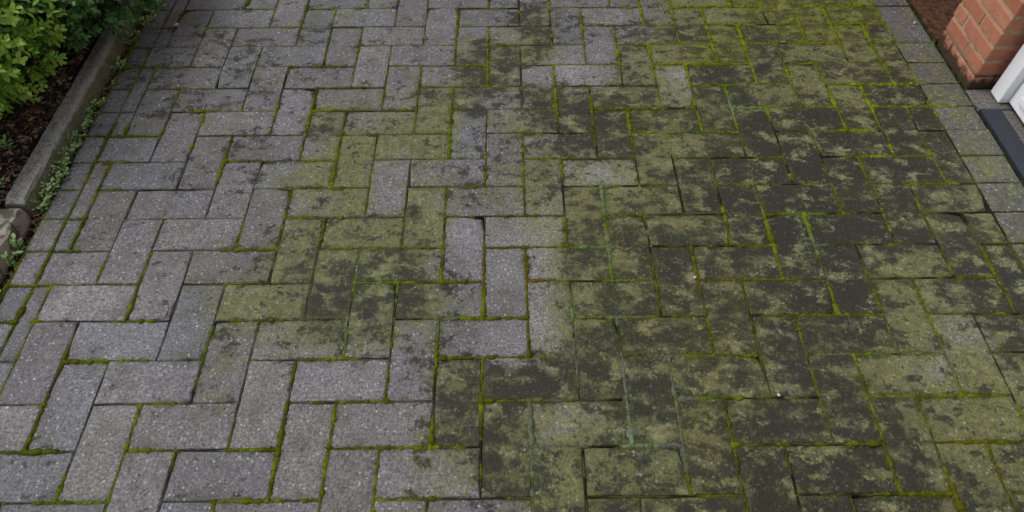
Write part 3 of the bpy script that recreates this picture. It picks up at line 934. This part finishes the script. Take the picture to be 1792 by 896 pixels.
for (x, y, spd, nl, lf, lab) in [
    (-1.10, 1.51, .060, 60, .018, "dark leafy weed at the paving edge beside the dark green shrub"),
    (-1.095, 1.42, .055, 55, .016, "spreading green weed just below the dark green shrub"),
    (-1.11, 1.33, .040, 35, .012, "thin trailing weed beside the kerb, third from the top"),
    (-1.108, 1.20, .032, 40, .013, "pale round rosette weed beside the kerb in pinkish litter"),
    (-1.110, 1.12, .024, 24, .009, "tiny pale green weed below the round rosette weed")]:
    weed(lab, GW, x, y, spd, nl, lf, seedw, .5); seedw += 1
ORD = ["first", "second", "third", "fourth", "fifth", "sixth", "seventh", "eighth", "ninth", "tenth", "last"]
for i, y in enumerate((1.04, .995, .955, .91, .87, .835, .80, .765, .73, .695, .66)):
    weed(ORD[i] + " creeping weed from the top in the unbroken row along the long kerb", GW, -1.118 + random.uniform(-.006, .006), y, .036, 56 if y < .9 else 42, .0105 if y > .9 else .012, seedw, .5 if y > .9 else .62); seedw += 1
for (x, y, spd, nl, lf, lab) in [
    (-1.118, .505, .028, 24, .015, "broad leaved weed beside the pale kerb stone"),
    (-1.118, .455, .026, 24, .012, "low green weed next to the broad leaved weed"),
    (-1.118, .375, .028, 36, .010, "bright feathery weed at the left edge of the picture"),
    (-1.245, .70, .03, 18, .015, "small seedling in the soil behind the long kerb"),
    (-1.26, .82, .03, 16, .014, "sparse seedling in the bark mulch below the light shrub")]:
    weed(lab, GW if x > -1.2 else "seedlings in the soil bed", x, y, spd, nl, lf, seedw, .6, -.008 if x > -1.2 else soil_z(x, y) - .004); seedw += 1

# ------------------------------------------------------------------ brick pier, door, threshold
pier = empty("brick_pier", (1.41, 1.18, 0)); tag(pier, "red brick pier with dark damp stained base beside the white door", "pier")
T = -Vector(pier.location)
def under(o, root):
    o.parent = root; o.matrix_parent_inverse = Matrix.Translation(-Vector(root.location)); return o
PX0, PX1, PY0, PY1 = 1.408, 1.62, 1.076, 1.302
under(obj("mortar", bevel_box(PX0 + .0025, PX1 - .0025, PY0 + .0025, PY1 - .0025, -.05, 2.2, 0), M_MORTAR), pier)
CH = .0475; JT = .0082
brick_cache = {}
def brick(x0, x1, y0, y1, z0, z1):
    key = (round(x1 - x0, 4), round(y1 - y0, 4), random.randint(0, 2))
    if key not in brick_cache:
        hx, hy, hz = (x1 - x0) / 2, (y1 - y0) / 2, (z1 - z0) / 2
        me = bevel_box(-hx, hx, -hy, hy, -hz, hz, .0028, 1, .0014); me.name = "brick"; me.materials.append(M_BRICK)
        brick_cache[key] = me
    o = bpy.data.objects.new("brick", brick_cache[key]); COL.objects.link(o)
    o.parent = pier
    o.location = Vector(((x0 + x1) / 2, (y0 + y1) / 2, (z0 + z1) / 2)) + T + Vector((random.uniform(-.0012, .0012), random.uniform(-.0012, .0012), 0))
for k in range(46):
    z0 = .002 + k * CH; z1 = z0 + CH - JT
    ym = (PY0 + .158) if k % 2 == 0 else (PY0 + .098)
    xm = PX0 + .098
    if k % 2 == 0:
        brick(PX0, xm - JT / 2, PY0, ym - JT / 2, z0, z1); brick(PX0, xm - JT / 2, ym + JT / 2, PY1, z0, z1)
        brick(xm + JT / 2, PX1, PY0, PY0 + .098, z0, z1); brick(xm + JT / 2, PX1, PY0 + .106, PY1, z0, z1)
    else:
        brick(PX0, PX0 + .150, PY0, ym - JT / 2, z0, z1); brick(PX0, xm - JT / 2, ym + JT / 2, PY1, z0, z1)
        brick(PX0 + .158, PX1, PY0, ym - JT / 2, z0, z1); brick(xm + JT / 2, PX1, ym + JT / 2, PY1, z0, z1)

door = empty("door", (1.5, .55, 0)); tag(door, "white plastic door leaf and frame right of the brick pier", "door")
frame = under(obj("door_frame", bevel_box(1.464, 1.53, 1.004, 1.056, .006, 2.06, .004, 2), M_PVC), door)
under(obj("door_frame", bevel_box(1.464, 1.53, .020, .072, .006, 2.06, .004, 2), M_PVC), door)
under(obj("frame_head", bevel_box(1.464, 1.53, .0725, 1.0035, 2.0, 2.06, .004, 2), M_PVC), door)
leaf = under(obj("door_leaf", bevel_box(1.489, 1.535, .076, 1.000, .014, 1.997, .003, 2), M_PVC), door)
# raised mouldings and panels of the leaf
def ring_panel(y0, y1, z0, z1):
    w = .022
    for (a, b, c, d) in ((y0, y1, z0, z0 + w), (y0, y1, z1 - w, z1), (y0, y0 + w, z0 + w + .0005, z1 - w - .0005), (y1 - w, y1, z0 + w + .0005, z1 - w - .0005)):
        o = obj("moulding", bevel_box(1.481, 1.4925, a, b, c, d, .004, 2), M_PVC); o.parent = leaf
        o.matrix_parent_inverse = Matrix.Translation(-Vector(door.location)) @ Matrix.Identity(4)
        o.matrix_parent_inverse = Matrix.Identity(4)
ring_panel(.12, .962, .042, .85); ring_panel(.18, .91, 1.0, 1.88)
under(obj("bottom_seal", bevel_box(1.498, 1.528, .08, .996, .002, .0135, 0), M_SLATE), door)

tag(obj("slate_threshold", bevel_box(1.4045, 1.462, .02, .978, -.05, .006, .002, 2, .0006), M_SLATE), "dark blue grey slate strip on the ground in front of the white door", "threshold")
V = bevel_box(1.4045, 1.62, .9835, 1.0735, -.05, .002, .002, 1, .002)
tag(obj("cement_sill", V, M_SILL), "small patch of grey cement between brick pier and slate strip", "sill")
tag(obj("mortar_strip", bevel_box(1.4655, 1.60, .02, .980, -.05, .0005, .001, 1), M_SILL), "narrow strip of crumbly cement under the white door", "sill")
tag(obj("step_slab", bevel_box(1.4045, 1.60, 1.306, 4.5, -.05, .006, .003, 1, .002), M_RED), "reddish brown rough step slab in the recess behind the brick pier", "step")
wall = empty("house_wall", (1.7, 0, 0)); tag(wall, "red brick house wall set back behind the door and step", "wall")
under(obj("wall", bevel_box(1.606, 1.85, 1.3065, 4.5, -.05, 2.6, 0), M_WALL), wall)
under(obj("wall", bevel_box(1.545, 1.85, -1.6, .018, -.05, 2.6, 0), M_WALL), wall)
under(obj("lintel", bevel_box(1.545, 1.85, .0185, 1.0735, 2.062, 2.6, 0), M_WALL), wall)
under(obj("wall", bevel_box(1.65, 1.85, .0185, 1.3060, -.05, 2.06, 0), M_WALL), wall)

# ------------------------------------------------------------------ crumbs and pebbles
def pebble(x, y, r, label, seed):
    rs = random.Random(seed)
    bm = bmesh.new(); bmesh.ops.create_icosphere(bm, subdivisions=2, radius=1)
    for v in bm.verts:
        v.co *= 1 + rs.uniform(-.14, .14)
        v.co = Vector((v.co.x * r * 1.3, v.co.y * r, v.co.z * r * .55))
    me = bpy.data.meshes.new("pebble"); bm.to_mesh(me); bm.free()
    me.polygons.foreach_set("use_smooth", [True] * len(me.polygons))
    o = obj("pebble", me, M_STONE); o.location = (x, y, r * .45 + .001); o.rotation_euler[2] = rs.random() * 6
    return tag(o, label, "pebble", "pale crumbs of stone on the paving")
pebble(.492, .405, .0034, "tiny white stone crumb lying at a joint right of centre", 1)
pebble(.615, .105, .0032, "pale stone crumb in a mossy joint at lower right", 2)
pebble(-1.0, 1.415, .0060, "white stone crumb by the weeds at top left", 3)
pebble(1.372, 1.40, .0040, "small white crumb on the edging blocks near the brick pier", 4)
